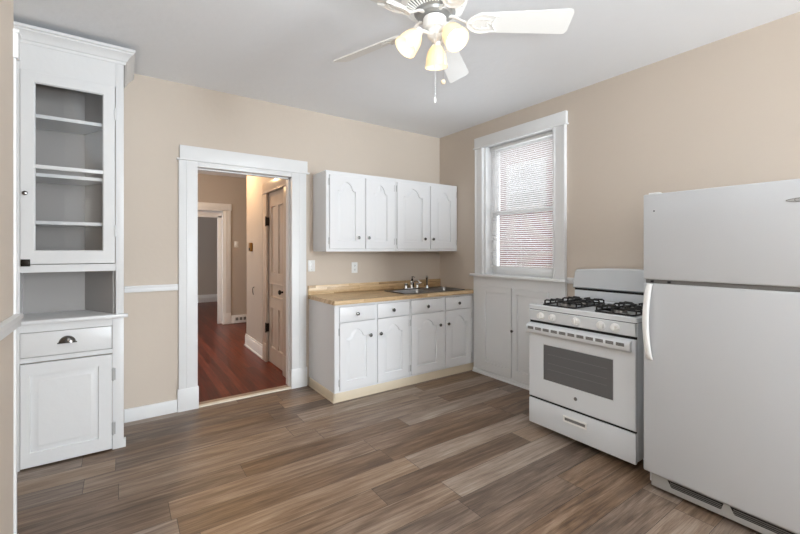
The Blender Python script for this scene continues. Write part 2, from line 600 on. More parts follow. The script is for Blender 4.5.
# baseboards and chair rails
struct('baseboard_back', MB().box(0.014, 0.383, YB - 0.018, YB, 0, 0.105, 0.002), M['trim'])
mb = MB().box(0.014, 0.391, YB - 0.022, YB, 1.03, 1.066, 0.004).box(0.0145, 0.3905, YB - 0.032, YB, 1.064, 1.083, 0.004)
struct('trim_1', mb, M['trim'], 'white chair rail on back wall')
mb = MB().box(-0.394, -0.37, -4.59, 2.435, 1.03, 1.066, 0.004).box(-0.394, -0.364, -4.589, 2.44, 1.063, 1.085, 0.004)
struct('trim_2', mb, M['trim'], 'white chair rail on left wall')
mb = MB().box(XR - 0.022, XR, 1.96, 2.064, 1.068, 1.106, 0.004).box(XR - 0.03, XR, 1.961, 2.063, 1.104, 1.122, 0.004)
struct('trim_5', mb, M['trim'], 'short white chair rail between window and stove')
struct('baseboard_left', MB().box(-0.395, -0.378, -4.59, 2.43, 0, 0.105, 0.003), M['trim'])
# cased corner on the end of the left wall
mb = MB().box(-0.56, -0.386, 2.432, 2.452, 0, 2.225, 0.003).box(-0.57, -0.379, 2.42, 2.462, 2.225, 2.35, 0.003).box(-0.57, -0.374, 2.415, 2.466, 2.335, 2.35, 0.003)
struct('trim_6', mb, M['trim'], 'white corner casing at end of left wall')

# kitchen window: casing, stool, jamb, two sashes
mb = MB()
mb.box(XR - 0.028, XR, 2.078, 2.204, WZ0, 2.515, 0.003)
mb.box(XR - 0.028, XR, 3.083, 3.198, WZ0, 2.515, 0.003)
for y0, y1 in ((2.080, 2.100), (2.180, 2.202), (3.085, 3.100), (3.178, 3.196)):
    mb.box(XR - 0.036, XR - 0.01, y0, y1, WZ0, 2.507, 0.003)
mb.box(XR - 0.034, XR, 2.068, 3.203, 2.512, 2.630, 0.003)
mb.box(XR - 0.044, XR, 2.058, 3.212, 2.506, 2.520, 0.003)
mb.box(XR - 0.001, XR + 0.19, WY0 - 0.002, WY0 + 0.012, WZ0 - 0.02, WZ1)
mb.box(XR - 0.001, XR + 0.19, WY1 - 0.030, WY1 + 0.002, WZ0 - 0.02, WZ1)
mb.box(XR - 0.001, XR + 0.19, WY0, WY1, WZ1 - 0.012, WZ1 + 0.002)
win = struct('window_1', mb, M['trim'], 'tall white double-hung kitchen window with blind')
MB().box(XR - 0.002, XR + 0.185, WY0 + 0.001, WY1 - 0.001, 1.0775, 1.1025).box(XR - 0.075, XR - 0.0005, 2.05, 3.24, 1.077, 1.103, 0.005).build('window_sill', M['trim'], win)


def sash(z0, z1, x, nm):
    m_ = MB()
    a, b = WY0 + 0.013, WY1 - 0.031
    m_.box(x, x + 0.032, a, a + 0.05, z0, z1, 0.003)
    m_.box(x, x + 0.032, b - 0.05, b, z0, z1, 0.003)
    m_.box(x + 0.001, x + 0.031, a + 0.05, b - 0.05, z0, z0 + (0.075 if nm == 'lower' else 0.04), 0.003)
    m_.box(x + 0.001, x + 0.031, a + 0.05, b - 0.05, z1 - 0.045, z1, 0.003)
    s_ = m_.build('window_sash', M['trim'], win)
    MB().box(x + 0.014, x + 0.018, a + 0.046, b - 0.046, z0 + 0.036, z1 - 0.04).build('pane', M['glass'], s_, smooth=False)


sash(1.104, 1.80, XR + 0.112, 'lower')
sash(1.765, 2.51, XR + 0.147, 'upper')

# ---- the hall beyond the doorway
HX = 1.47
HD0, HD1, HDZ = 4.29, 4.93, 2.07
mb = MB()
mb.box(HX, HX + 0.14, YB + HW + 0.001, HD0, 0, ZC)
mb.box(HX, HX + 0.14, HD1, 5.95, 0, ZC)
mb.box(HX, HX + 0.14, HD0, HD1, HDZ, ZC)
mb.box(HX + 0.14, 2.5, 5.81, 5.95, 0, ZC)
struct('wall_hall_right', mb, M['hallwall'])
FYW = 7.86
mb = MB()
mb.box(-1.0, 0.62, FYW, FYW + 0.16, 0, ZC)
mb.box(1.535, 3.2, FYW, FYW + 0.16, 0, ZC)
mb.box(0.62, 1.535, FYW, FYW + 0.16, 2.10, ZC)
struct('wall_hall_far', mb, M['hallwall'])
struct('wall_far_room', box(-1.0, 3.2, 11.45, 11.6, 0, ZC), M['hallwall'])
mb = MB().box(-1.1, -1.0, YB + HW, 6.0, 0, ZC).box(-1.1, -1.0, 7.0, 8.9, 0, ZC).box(-1.1, -1.0, 6.0, 7.0, 0, 0.7).box(-1.1, -1.0, 6.0, 7.0, 2.4, ZC).box(-1.1, -1.0, 10.5, 11.6, 0, ZC).box(-1.1, -1.0, 8.9, 10.5, 0, 0.7).box(-1.1, -1.0, 8.9, 10.5, 2.4, ZC)  # unseen wall, openings made up for the added hall and far-room fills
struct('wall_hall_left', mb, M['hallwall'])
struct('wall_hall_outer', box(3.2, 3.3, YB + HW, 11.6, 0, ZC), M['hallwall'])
mb = MB()
for (a, b) in ((1.535, 1.655), (0.50, 0.62)):
    mb.box(a, b, FYW - 0.022, FYW, 0, 2.10, 0.004)
    mb.box(a - 0.004, b + 0.004, FYW - 0.028, FYW, 0, 0.20, 0.003)
mb.box(1.565, 1.575, FYW - 0.03, FYW, 0.2, 2.10, 0.002)
mb.box(0.49, 1.668, FYW - 0.026, FYW, 2.10, 2.225, 0.004)
mb.box(0.61, 0.63, FYW - 0.02, FYW + 0.16, 0, 2.10)
mb.box(1.52, 1.537, FYW - 0.02, FYW + 0.16, 0, 2.10)
mb.box(0.61, 1.537, FYW - 0.02, FYW + 0.16, 2.085, 2.102)
mb.box(1.455, 1.52, FYW + 0.10, FYW + 0.16, 0, 2.00, 0.003)
mb.box(0.62, 1.52, FYW + 0.10, FYW + 0.16, 1.97, 2.085, 0.003)
struct('door_3', mb, M['trim'], 'cased doorway at far end of hall')
mb = MB().box(1.66, 3.2, FYW - 0.02, FYW, 0, 0.15, 0.004).box(1.66, 3.2, FYW - 0.026, FYW, 0, 0.03, 0.004)
struct('baseboard_hall_far', mb, M['trim'])
mb = MB().box(-1.0, 3.2, 11.425, 11.449, 0, 0.20, 0.004).box(-1.0, 3.2, 11.415, 11.449, 0.10, 0.12, 0.004)
struct('baseboard_far_room', mb, M['trim'])
mb = MB()
for y0, y1 in ((HD1 + 0.13, 5.965), (YB + HW + 0.002, HD0 - 0.105)):
    mb.box(HX - 0.02, HX - 0.0005, y0, y1, -0.003, 0.14, 0.003)
    mb.box(HX - 0.013, HX - 0.0005, y0, y1, 0.14, 0.165, 0.003)
    mb.box(HX - 0.032, HX - 0.0005, y0, y1, -0.003, 0.018, 0.003)
struct('baseboard_hall_right', mb, M['trim'])
# panelled door in the hall's right wall
mb = MB()
mb.box(HX - 0.024, HX, HD1 - 0.008, HD1 + 0.125, -0.003, HDZ, 0.004)
mb.box(HX - 0.024, HX, HD0 - 0.10, HD0 + 0.008, -0.003, HDZ, 0.004)
mb.box(HX - 0.03, HX, HD1 - 0.009, HD1 + 0.129, -0.003, 0.22, 0.003)
mb.box(HX - 0.03, HX, HD0 - 0.104, HD0 + 0.009, -0.003, 0.22, 0.003)
mb.box(HX - 0.028, HX, HD0 - 0.11, HD1 + 0.135, HDZ, HDZ + 0.125, 0.004)
mb.box(HX - 0.036, HX, HD0 - 0.12, HD1 + 0.145, HDZ - 0.006, HDZ + 0.008, 0.003)
door2 = struct('door_2', mb, M['doorw'], 'closed five-panel door in the right wall of the hall')
# leaf, built looking towards -Y and turned to look towards -X
lw = HD1 - HD0 - 0.012
f = FY(0)
mb = MB()
cols = [(0.085, lw / 2 - 0.03), (lw / 2 + 0.03, lw - 0.085)]
pan = [(a, b, 0.18, 0.68) for a, b in cols] + [(0.085, lw - 0.085, 0.79, 0.97)] + [(a, b, 1.08, 1.90) for a, b in cols]
outer = rect(0, lw, 0, HDZ - 0.012)
mb.loops([(outer, -0.036), (outer, 0)], f, capend=False)
us = sorted({0, lw} | {p[0] for p in pan} | {p[1] for p in pan})
vs = sorted({0, HDZ - 0.012} | {p[2] for p in pan} | {p[3] for p in pan})
for i in range(len(us) - 1):
    for j in range(len(vs) - 1):
        cu, cv = (us[i] + us[i + 1]) / 2, (vs[j] + vs[j + 1]) / 2
        if any(p[0] < cu < p[1] and p[2] < cv < p[3] for p in pan): continue
        mb.bm.faces.new([mb.bm.verts.new(f(u, v, 0)) for u, v in rect(us[i], us[i + 1], vs[j], vs[j + 1])])
for p in pan:
    r_ = rect(*p)
    mb.loops([(r_, 0), (inset(r_, 0.012), 0.005), (inset(r_, 0.018), -0.012), (inset(r_, 0.03), -0.012), (inset(r_, 0.06), -0.006)], f)
mb.xf(Matrix.Translation((HX + 0.012, HD1 - 0.006, 0.006)) @ Matrix.Rotation(-PI / 2, 4, 'Z'))
leaf = mb.build('door_leaf', M['doorw'], door2, doubles=True, ang=25)
mb = MB().box(HX + 0.004, HX + 0.0125, HD0 + 0.045, HD0 + 0.085, 0.78, 0.96, 0.003)
plate = mb.build('lock_plate', M['bronze'], leaf)
MB().lathe([(0.012, 0), (0.010, 0.03), (0.026, 0.042), (0.028, 0.052), (0.018, 0.062), (0, 0.065)], (HX + 0.006, HD0 + 0.065, 0.90), rot=Matrix.Rotation(-PI / 2, 3, 'Y'), seg=18).build('door_knob', M['bronze'], leaf)
for z in (0.42, 1.72):
    MB().box(HX - 0.026, HX + 0.010, HD1 - 0.02, HD1 - 0.002, z - 0.05, z + 0.05, 0.002).lathe([(0.008, -0.06), (0.008, 0.06)], (HX - 0.028, HD1 - 0.01, z), 'Z', 10).build('hinge', M['bronze'], leaf)


# ================================================================ BUILT-IN CUPBOARD
cy = 3.36
cup = thing('china_cupboard', 'tall white built-in china cupboard with glazed upper door left of doorway', 'cupboard', (-0.27, 3.58, 0))
O = Vector((-0.27, 3.58, 0))


def cb(mb_, name, m, parent=cup, **k):
    mb_.xf(Matrix.Translation(-O))
    return mb_.build(name, m, parent, **k)


L, R = -0.575, 0.010
mb = MB()
mb.box(L, -0.518, cy, cy + 0.03, 0.0, 2.74, 0.002)                 # stiles
mb.box(-0.036, R, cy, cy + 0.03, 0.93, 2.74, 0.002)
mb.box(-0.054, R, cy, cy + 0.03, 0.0, 0.93, 0.002)
mb.box(-0.518, -0.036, cy, cy + 0.03, 2.492, 2.74)                 # frieze
mb.box(-0.518, -0.036, cy, cy + 0.03, 1.228, 1.276)
mb.box(-0.518, -0.054, cy, cy + 0.03, 0.853, 0.905)
mb.box(-0.518, -0.054, cy, cy + 0.03, 0.664, 0.694)
mb.box(L, L + 0.018, cy + 0.03, YB - 0.003, 0, 2.74)               # sides
mb.box(R - 0.018, R, cy + 0.03, YB - 0.003, 0, 2.74)
mb.box(R - 0.03, R + 0.012, cy + 0.001, cy + 0.05, 0.0, 0.05, 0.002)
mb.box(L + 0.018, R - 0.018, cy + 0.03, YB - 0.003, 2.70, 2.74)
cb(mb, 'case', M['old'])
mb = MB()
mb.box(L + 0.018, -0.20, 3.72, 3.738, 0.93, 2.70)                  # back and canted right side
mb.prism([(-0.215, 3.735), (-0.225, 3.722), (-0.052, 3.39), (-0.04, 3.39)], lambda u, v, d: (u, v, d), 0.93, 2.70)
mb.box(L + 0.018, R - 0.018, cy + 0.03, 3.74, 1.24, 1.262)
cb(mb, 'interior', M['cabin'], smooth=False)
# cornice: a moulded profile mitred round the right corner
prof = [(0.0, 2.655), (0.006, 2.655), (0.010, 2.672), (0.016, 2.676), (0.022, 2.690), (0.038, 2.712), (0.050, 2.722), (0.052, 2.730), (0.062, 2.734), (0.062, 2.752), (0.0, 2.752)]
mb = MB()
path = [(L, lambda d: (L, cy - d)), (0, lambda d: (R + 0.004 + d, cy - d)), (0, lambda d: (R + 0.004 + d, YB - 0.003))]
V = [[mb.bm.verts.new((*fn(d), z)) for d, z in prof] for _, fn in path]
n = len(prof)
for k in range(2):
    for i in range(n):
        j = (i + 1) % n
        mb.bm.faces.new((V[k][i], V[k][j], V[k + 1][j], V[k + 1][i]))
mb.bm.faces.new(V[0]); mb.bm.faces.new(V[2])
mb.box(L, R + 0.02, cy, YB - 0.003, 2.741, 2.752)
cb(mb, 'cornice', M['old'], ang=20)
for z in (2.215, 1.84, 1.535):
    mb = MB().prism([(L + 0.019, 3.40), (-0.063, 3.40), (-0.226, 3.715), (L + 0.019, 3.715)], lambda u, v, d: (u, v, d), z, z + 0.022)
    cb(mb, 'shelf', M['old'], smooth=False)
# glazed door
gd = MB()
dy = cy - 0.012
x0, x1, z0, z1 = -0.515, -0.039, 1.281, 2.488
gx0, gx1, gz0, gz1 = -0.452, -0.102, 1.362, 2.426
f = FY(dy)
o_, i_ = rect(x0, x1, z0, z1), rect(gx0, gx1, gz0, gz1)
gd.loops([(o_, -0.022), (o_, -0.002), (inset(o_, 0.002), 0)], f, capend=False)
gd.plate_hole(inset(o_, 0.002), i_, f, 0)
gd.plate_hole(o_, i_, f, -0.022)
gd.loops([(i_, 0), (inset(i_, 0.006), -0.009), (inset(i_, 0.006), -0.022), (i_, -0.022)], f, capend=False)
gd.box(gx0, gx1, dy + 0.002, dy + 0.02, 1.884, 1.908, 0.002)
door = cb(gd, 'glazed_door', M['old'], doubles=True, ang=25)
cb(MB().box(gx0 + 0.001, gx1 - 0.001, dy + 0.012, dy + 0.015, gz0 + 0.001, gz1 - 0.001), 'glass_pane', M['glass'], door, smooth=False)
mb = MB().lathe([(0.006, 0), (0.005, 0.010), (0.012, 0.014), (0.014, 0.019), (0.011, 0.025), (0.0, 0.028)], (-0.491, dy, 1.722), 'Y', 16)
cb(mb, 'knob', M['pewter'], door)['label'] = 'round metal knob'
mb = MB().box(-0.512, -0.468, dy - 0.007, dy, 1.268, 1.312, 0.002).box(-0.505, -0.475, dy - 0.013, dy - 0.005, 1.282, 1.298, 0.003)
cb(mb, 'latch', M['bronze'], door)['label'] = 'dark bronze cupboard latch'
for z in (2.30, 1.50):
    mb = MB().box(-0.047, -0.032, dy - 0.003, cy, z - 0.035, z + 0.035, 0.001, 1).lathe([(0.004, -0.04), (0.004, 0.04)], (-0.038, dy - 0.003, z), 'Z', 8)
    cb(mb, 'hinge', M['old'], door)
# ledge, drawer, lower door
cb(MB().box(L, 0.034, cy - 0.032, cy + 0.0, 0.905, 0.930, 0.005).box(L + 0.018, R - 0.018, cy, 3.72, 0.908, 0.930), 'ledge', M['old'])
dr = MB().box(-0.516, -0.057, cy - 0.010, cy + 0.02, 0.698, 0.850, 0.004)
drw = cb(dr, 'drawer', M['old'])
# bin pull: half dome open below
mb = MB()
nu, nv = 20, 8
grid = []
for j in range(nv + 1):
    b_ = j / nv * PI / 2
    row = []
    for i in range(nu + 1):
        a_ = i / nu * PI
        row.append(mb.bm.verts.new((-0.291 + 0.044 * math.cos(a_) * math.cos(b_ * 0.0 + 0) * (1 - 0.0 * b_), cy - 0.010 - 0.026 * math.sin(b_) * math.sin(a_) ** 0.6, 0.770 + 0.044 * math.sin(a_) * math.cos(b_))))
    grid.append(row)
for j in range(nv):
    for i in range(nu):
        try: mb.bm.faces.new((grid[j][i], grid[j][i + 1], grid[j + 1][i + 1], grid[j + 1][i]))
        except ValueError: pass
mb.box(-0.340, -0.242, cy - 0.013, cy - 0.010, 0.766, 0.774, 0.001, 1)
cb(mb, 'cup_pull', M['pewter'], drw, doubles=True)['label'] = 'dark metal bin pull'
mbd = panel_door('lower_door', M['old'], cup, -0.516 + 0.27, -0.056 + 0.27, 0.012, 0.658, cy - 0.012 - 3.58, 0.02, rect(-0.472 + 0.27, -0.128 + 0.27, 0.098, 0.588), raised=0.032, depth=0.014)
for z in (0.52, 0.15):
    mb = MB().box(-0.058, -0.036, cy - 0.015, cy - 0.003, z - 0.04, z + 0.04, 0.001, 1).lathe([(0.0045, -0.045), (0.0045, 0.045)], (-0.050, cy - 0.014, z), 'Z', 8)
    cb(mb, 'hinge', M['hinge'], mbd)

# ================================================================ WALL CABINETS
yU = 3.52


def wall_cabinet(x0, x1, doors, label):
    xm = (x0 + x1) / 2
    t = thing('wall_cabinet', label, 'cabinet', (xm, YB, 1.355), 0, 'white arched-panel wall cabinets')
    ox, oy, oz = xm, YB, 1.355
    b = MB().box(x0 - ox, x1 - ox, yU + 0.02 - oy, -0.002, 0.0, 0.783)
    b.build('case', M['cab'], t)
    fr = MB()
    xs = [x0] + [v for d in doors for v in (d[0], d[1])] + [x1]
    for a, c in ((xs[0], xs[1]), (xs[2], xs[3]), (xs[4], xs[5])):
        fr.box(a - ox, c - ox, yU - oy, yU + 0.02 - oy, 0, 0.783)
    for a, c in ((0, 0.028), (0.746, 0.783)):
        for p, q in doors: fr.box(p - ox, q - ox, yU - oy, yU + 0.02 - oy, a, c)
    fr.build('face_frame', M['cab'], t, smooth=False)
    for k, (a, c) in enumerate(doors):
        w_ = c - a
        i0, i1 = (0.085, 0.10) if k == 0 else (0.095, 0.09)
        pn = arch(a + i0 - ox, c - i1 - ox, 1.462 - oz, 1.952 - oz, 2.042 - oz)
        d = panel_door('door', M['cab'], t, a + 0.002 - ox, c - 0.002 - ox, 1.383 - oz, 2.100 - oz, yU - 0.011 - oy, 0.0108, pn, raised=0.020, depth=0.010)
        kx = (c - 0.072) if k == 0 else (a + 0.03)
        knob('knob', M['pewter'], d, kx - ox, yU - 0.011 - oy, 1.494 - oz)
        hx = (a - 0.002) if k == 0 else (c + 0.002)
        for z in (1.46, 2.03):
            hinge(d, hx - ox, yU - 0.001 - oy, z - oz, M['hinge'])
    return t


wall_cabinet(1.602, 2.404, [(1.634, 2.018), (2.034, 2.386)], 'white wall cabinet nearest doorway, left of the hanging pair')
wall_cabinet(2.406, 3.303, [(2.423, 2.869), (2.887, 3.286)], 'white wall cabinet in corner by window, right of the hanging pair')

# ================================================================ BASE CABINETS, TOE BOARD, COUNTER
yF = 3.24


def base_cabinet(x0, x1, fronts, label):
    xm = (x0 + x1) / 2
    t = thing('base_cabinet', label, 'cabinet', (xm, YB, 0.083), 0, 'white arched-panel base cabinets')
    ox, oy, oz = xm, YB, 0.083
    b = MB().box(x0 + 0.018 - ox, x1 - 0.018 - ox, yF + 0.02 - oy, -0.012, 0.0, 0.02)
    b.box(x0 - ox, x0 + 0.018 - ox, yF + 0.02 - oy, -0.002, 0.0, 0.793)
    b.box(x1 - 0.018 - ox, x1 - ox, yF + 0.02 - oy, -0.002, 0.0, 0.793)
    b.box(x0 + 0.018 - ox, x1 - 0.018 - ox, -0.012, -0.002, 0.0, 0.793)
    b.build('case', M['cab'], t)
    fr = MB()
    xs = [x0] + [v for d in fronts for v in d] + [x1]
    for a, c in ((xs[0], xs[1]), (xs[2], xs[3]), (xs[4], xs[5])):
        fr.box(a - ox, c - ox, yF - oy, yF + 0.02 - oy, 0, 0.793)
    for a, c in ((0, 0.02), (0.63, 0.637), (0.772, 0.793)):
        for p, q in fronts: fr.box(p - ox, q - ox, yF - oy, yF + 0.02 - oy, a, c)
    fr.build('face_frame', M['cab'], t, smooth=False)
    for k, (a, c) in enumerate(fronts):
        d = MB().box(a + 0.001 - ox, c - 0.001 - ox, yF - 0.011 - oy, yF - 0.0005 - oy, 0.721 - oz, 0.853 - oz, 0.004, 2).build('drawer', M['cab'], t)
        knob('knob', M['pewter'], d, (a + c) / 2 - 0.008 - ox, yF - 0.011 - oy, 0.783 - oz, 0.0175)
        i0, i1 = (0.07, 0.095) if k == 0 else (0.075, 0.085)
        pn = arch(a + i0 - ox, c - i1 - ox, 0.178 - oz, 0.572 - oz, 0.645 - oz)
        dd = panel_door('door', M['cab'], t, a + 0.002 - ox, c - 0.002 - ox, 0.100 - oz, 0.710 - oz, yF - 0.011 - oy, 0.0108, pn, raised=0.020, depth=0.010)
        kx = (c - 0.058) if k == 0 else (a + 0.03)
        knob('knob', M['pewter'], dd, kx - ox, yF - 0.011 - oy, 0.570 - oz, 0.0175)
        hx = (a - 0.002) if k == 0 else (c + 0.002)
        for z in (0.17, 0.63):
            hinge(dd, hx - ox, yF - 0.001 - oy, z - oz, M['hinge'])
    return t


base_cabinet(1.556, 2.388, [(1.602, 1.976), (2.002, 2.376)], 'white base cabinet beside doorway with four dark knobs')
base_cabinet(2.390, 3.303, [(2.404, 2.838), (2.868, 3.262)], 'white base cabinet under the sink, in corner by window')
mb = MB()
mb.box(1.552, 3.303, yF + 0.004, yF + 0.02, 0, 0.0825, 0.002)
mb.box(1.548, 1.562, yF + 0.004, YB - 0.03, 0, 0.0825, 0.002)
mb.box(1.546, 3.262, yF - 0.004, yF + 0.004, 0, 0.012, 0.002)
mb.box(1.541, 1.548, yF - 0.004, YB - 0.03, 0, 0.012, 0.002)
tb = mb.build('toe_board', M['toe'])
tag(tb, 'cream toe board along the foot of the base cabinets', 'toe board')

SX0, SX1, SY0, SY1 = 2.375, 3.225, 3.285, 3.715
ct = thing('countertop', 'butcher-block laminate countertop with backsplash over the base cabinets', 'countertop', (1.545, YB, 0.8765))
o = Vector((1.545, YB, 0.8765))
mb = MB()
for a in ((1.545, SX0 + 0.02, 3.215, YB - 0.002), (SX1 - 0.02, 3.3035, 3.215, YB - 0.002), (SX0 + 0.02, SX1 - 0.02, 3.215, SY0 + 0.02), (SX0 + 0.02, SX1 - 0.02, SY1 - 0.02, YB - 0.002)):
    mb.box(a[0], a[1], a[2], a[3], 0.8765, 0.914)
mb.xf(Matrix.Translation(-o)).build('worktop', M['butcher'], ct, smooth=False)
MB().box(1.545, 3.3035, YB - 0.022, YB - 0.002, 0.9142, 1.008, 0.002).xf(Matrix.Translation(-o)).build('backsplash', M['butcher'], ct)

# sink and faucet
sk = thing('sink', 'dark stainless double-bowl sink set in the countertop', 'sink', ((SX0 + SX1) / 2, (SY0 + SY1) / 2, 0.9145))
o = Vector(sk.location)
mb = MB()
xm = (SX0 + SX1) / 2
RZ = 0.9215
bowls = [(SX0 + 0.03, xm - 0.014, SY0 + 0.035, SY1 - 0.095), (xm + 0.014, SX1 - 0.03, SY0 + 0.035, SY1 - 0.095)]


def rrect(x0, x1, y0, y1, r, n=6):
    pts = []
    for cx, cy_, a0 in ((x1 - r, y1 - r, 0), (x0 + r, y1 - r, PI / 2), (x0 + r, y0 + r, PI), (x1 - r, y0 + r, 1.5 * PI)):
        for i in range(n + 1):
            a = a0 + PI / 2 * i / n
            pts.append((cx + r * math.cos(a), cy_ + r * math.sin(a)))
    return pts


fz = lambda u, v, d: (u, v, d)
out = rrect(SX0, SX1, SY0, SY1, 0.04)
hl = [rrect(*b, 0.05) for b in bowls]
pts3 = [[Vector((u, v, 0)) for u, v in l_] for l_ in [out] + hl]
allp = [p for l_ in [out] + hl for p in l_]
V = [mb.bm.verts.new((u, v, RZ)) for u, v in allp]
for t in tessellate_polygon(pts3):
    mb.bm.faces.new([V[i] for i in t])
mb.loops([(out, RZ), (inset(out, -0.006), 0.9145)], fz, capend=False)
mb.xf(Matrix.Translation(-o)).build('rim', M['darksteel'], sk, doubles=True)
for b in bowls:
    r0 = rrect(*b, 0.05)
    mb = MB().loops([(r0, RZ), (inset(r0, 0.004), RZ - 0.008), (inset(r0, 0.010), RZ - 0.15), (inset(r0, 0.025), RZ - 0.168), (inset(r0, 0.045), RZ - 0.172)], fz)
    bw = mb.xf(Matrix.Translation(-o)).build('bowl', M['steel'], sk)
    cx, cy_ = (b[0] + b[1]) / 2, (b[2] + b[3]) / 2
    MB().lathe([(0.043, 0), (0.043, 0.004), (0.032, 0.004), (0.028, 0.001), (0.0, 0.001)], (cx, cy_, RZ - 0.1725), 'Z', 24).xf(Matrix.Translation(-o)).build('drain', M['chrome'], bw)

fc = thing('faucet', 'chrome kitchen faucet with spout and two lever handles behind the sink bowls', 'faucet', (2.735, 3.672, 0.9218))
MB().box(-0.105, 0.105, -0.026, 0.026, 0, 0.014, 0.006).build('deck_plate', M['chrome'], fc)
MB().lathe([(0.021, 0.014), (0.018, 0.03), (0.016, 0.07), (0.018, 0.075), (0.014, 0.09), (0, 0.094)], (0, 0, 0), 'Z', 18).tube(
    [(0, -0.005, 0.06), (0, -0.03, 0.085), (0, -0.075, 0.10), (0, -0.12, 0.102), (0, -0.15, 0.09), (0, -0.158, 0.07)], [0.012, 0.012, 0.011, 0.011, 0.011, 0.011], 12).build('spout', M['chrome'], fc)
for x in (-0.08, 0.08):
    h = MB().lathe([(0.022, 0.012), (0.020, 0.02), (0.016, 0.042), (0.021, 0.048), (0.022, 0.062), (0.013, 0.068), (0, 0.069)], (x, 0, 0), 'Z', 18)
    h.tube([(x, -0.008, 0.058), (x * 1.25, -0.03, 0.066), (x * 1.4, -0.052, 0.068)], [0.007, 0.006, 0.005], 8)
    h.build('handle', M['chrome'], fc)
sp = thing('side_sprayer', 'slim chrome side sprayer standing right of the faucet', 'sprayer', (2.965, 3.672, 0.9218))
MB().lathe([(0.022, 0), (0.022, 0.006), (0.015, 0.018), (0.013, 0.028)], (0, 0, 0), 'Z', 16).build('holder', M['chrome'], sp)
MB().tube([(0, 0, 0.024), (-0.002, 0, 0.06), (-0.006, -0.004, 0.10), (-0.014, -0.014, 0.125), (-0.024, -0.024, 0.134)], [0.010, 0.011, 0.013, 0.014, 0.013], 12).build('spray_head', M['chrome'], sp)
sd = thing('soap_dispenser', 'black pump bottle standing just behind the faucet', 'dispenser', (2.822, 3.775, 0.9145))
MB().lathe([(0.022, 0), (0.024, 0.006), (0.024, 0.08), (0.018, 0.092), (0.011, 0.098), (0.011, 0.108)], (0, 0, 0), 'Z', 18).build('bottle', M['black'], sd)
MB().lathe([(0.012, 0.108), (0.012, 0.116), (0.004, 0.118), (0.004, 0.132), (0.010, 0.133), (0.010, 0.140), (0, 0.141)], (0, 0, 0), 'Z', 14).tube([(0, 0, 0.137), (0.012, -0.016, 0.137), (0.020, -0.027, 0.130)], 0.0035, 8).build('pump', M['pewter'], sd)

# ================================================================ LOW CUPBOARD UNDER THE WINDOW (faces -X)
wc = thing('window_cupboard', 'low white two-door cupboard built under the kitchen window', 'cupboard', (3.304, 2.64, 0), -PI / 2)
# local: x to the viewer's right (world -Y), -y towards the room; world Y = 2.64 - x, world X = 3.304 + y
wx = lambda Y: 2.64 - Y
fy = -0.034
mb = MB()
mb.box(wx(3.212), wx(2.075), fy, -0.001, 0, 1.0745, 0.001, 1)
mb.build('case', M['old'], wc)
mb = MB().box(wx(3.212), wx(2.075), fy - 0.013, fy - 0.0005, 0, 0.045, 0.003).box(wx(3.212), wx(2.075), fy - 0.024, fy - 0.0005, 0, 0.016, 0.005)
mb.build('base_moulding', M['trim'], wc)
for k, (a, b) in enumerate(((3.085, 2.667), (2.657, 2.24))):
    pr = rect(wx(a) + 0.06, wx(b) - 0.065, 0.150, 0.915)
    d = panel_door('door', M['old'], wc, wx(a), wx(b), 0.055, 0.976, fy - 0.016, 0.0155, pr, raised=0.03, depth=0.012)
    if k == 0:
        for z in (0.9, 0.15):
            hinge(d, wx(a) - 0.004, fy - 0.001, z, M['old'], 0.06, 0.012)
    else:
        knob('knob', M['pewter'], d, wx(a) + 0.012, fy - 0.016, 0.545, 0.015)

# ================================================================ BLIND
bl = thing('mini_blind', 'white aluminium mini blind lowered in the kitchen window', 'blind', (XR + 0.082, 2.637, 2.51))
by0, by1 = 2.222, 3.050
hy = (by1 - by0) / 2
MB().box(-0.016, 0.016, -hy, hy, -0.032, -0.002, 0.002).build('headrail', M['plastic'], bl)
mb = MB()
nsl = 61
top, bot = -0.045, 1.205 - 2.51
tilt = math.radians(-22)
for i in range(nsl):
    z = top + (bot - top) * i / (nsl - 1)
    pr = []
    for j in range(5):
        s_ = (j / 4 - 0.5) * 0.025
        pr.append((s_, 0.0018 * (1 - (2 * j / 4 - 1) ** 2)))
    A, B = [], []
    for s_, h_ in pr:
        x_ = s_ * math.cos(tilt) - h_ * math.sin(tilt)
        z_ = z + s_ * math.sin(tilt) + h_ * math.cos(tilt)
        A.append(mb.bm.verts.new((x_, -hy + 0.004, z_))); B.append(mb.bm.verts.new((x_, hy - 0.004, z_)))
    for j in range(4):
        mb.bm.faces.new((A[j], A[j + 1], B[j + 1], B[j]))
mb.build('slats', M['slat'], bl)
MB().box(-0.011, 0.011, -hy + 0.003, hy - 0.003, 1.181 - 2.51, 1.194 - 2.51, 0.002).build('bottom_rail', M['plastic'], bl)
for y in (-hy + 0.10, 0.0, hy - 0.10):
    MB().tube([(-0.0145, y, -0.03), (-0.0145, y, 1.186 - 2.51)], 0.0009, 6).build('ladder_cord', M['plastic'], bl)
MB().tube([(-0.019, hy - 0.07, -0.02), (-0.021, hy - 0.07, -0.72)], 0.004, 8).build('tilt_wand', M['plastic'], bl)

# ================================================================ STOVE (faces -X)
st = thing('stove', 'white gas range with black grates between window cupboard and refrigerator', 'stove', (3.28, 1.548, 0), -PI / 2)
# local: x = 1.545 - Y, y = X - 3.28 (front is -y)
W2 = 0.389
f0 = 2.60 - 3.28                     # body front
fd = 2.572 - 3.28                    # door front
mb = MB()
mb.box(-W2, W2, f0, -0.003, 0.062, 0.917, 0.003)
for x in (-W2 + 0.04, W2 - 0.04):
    for y in (f0 + 0.20, -0.06):
        mb.lathe([(0.018, 0.0), (0.018, 0.063)], (x, y, 0), 'Z', 12)
mb.build('body', M['appl'], st)
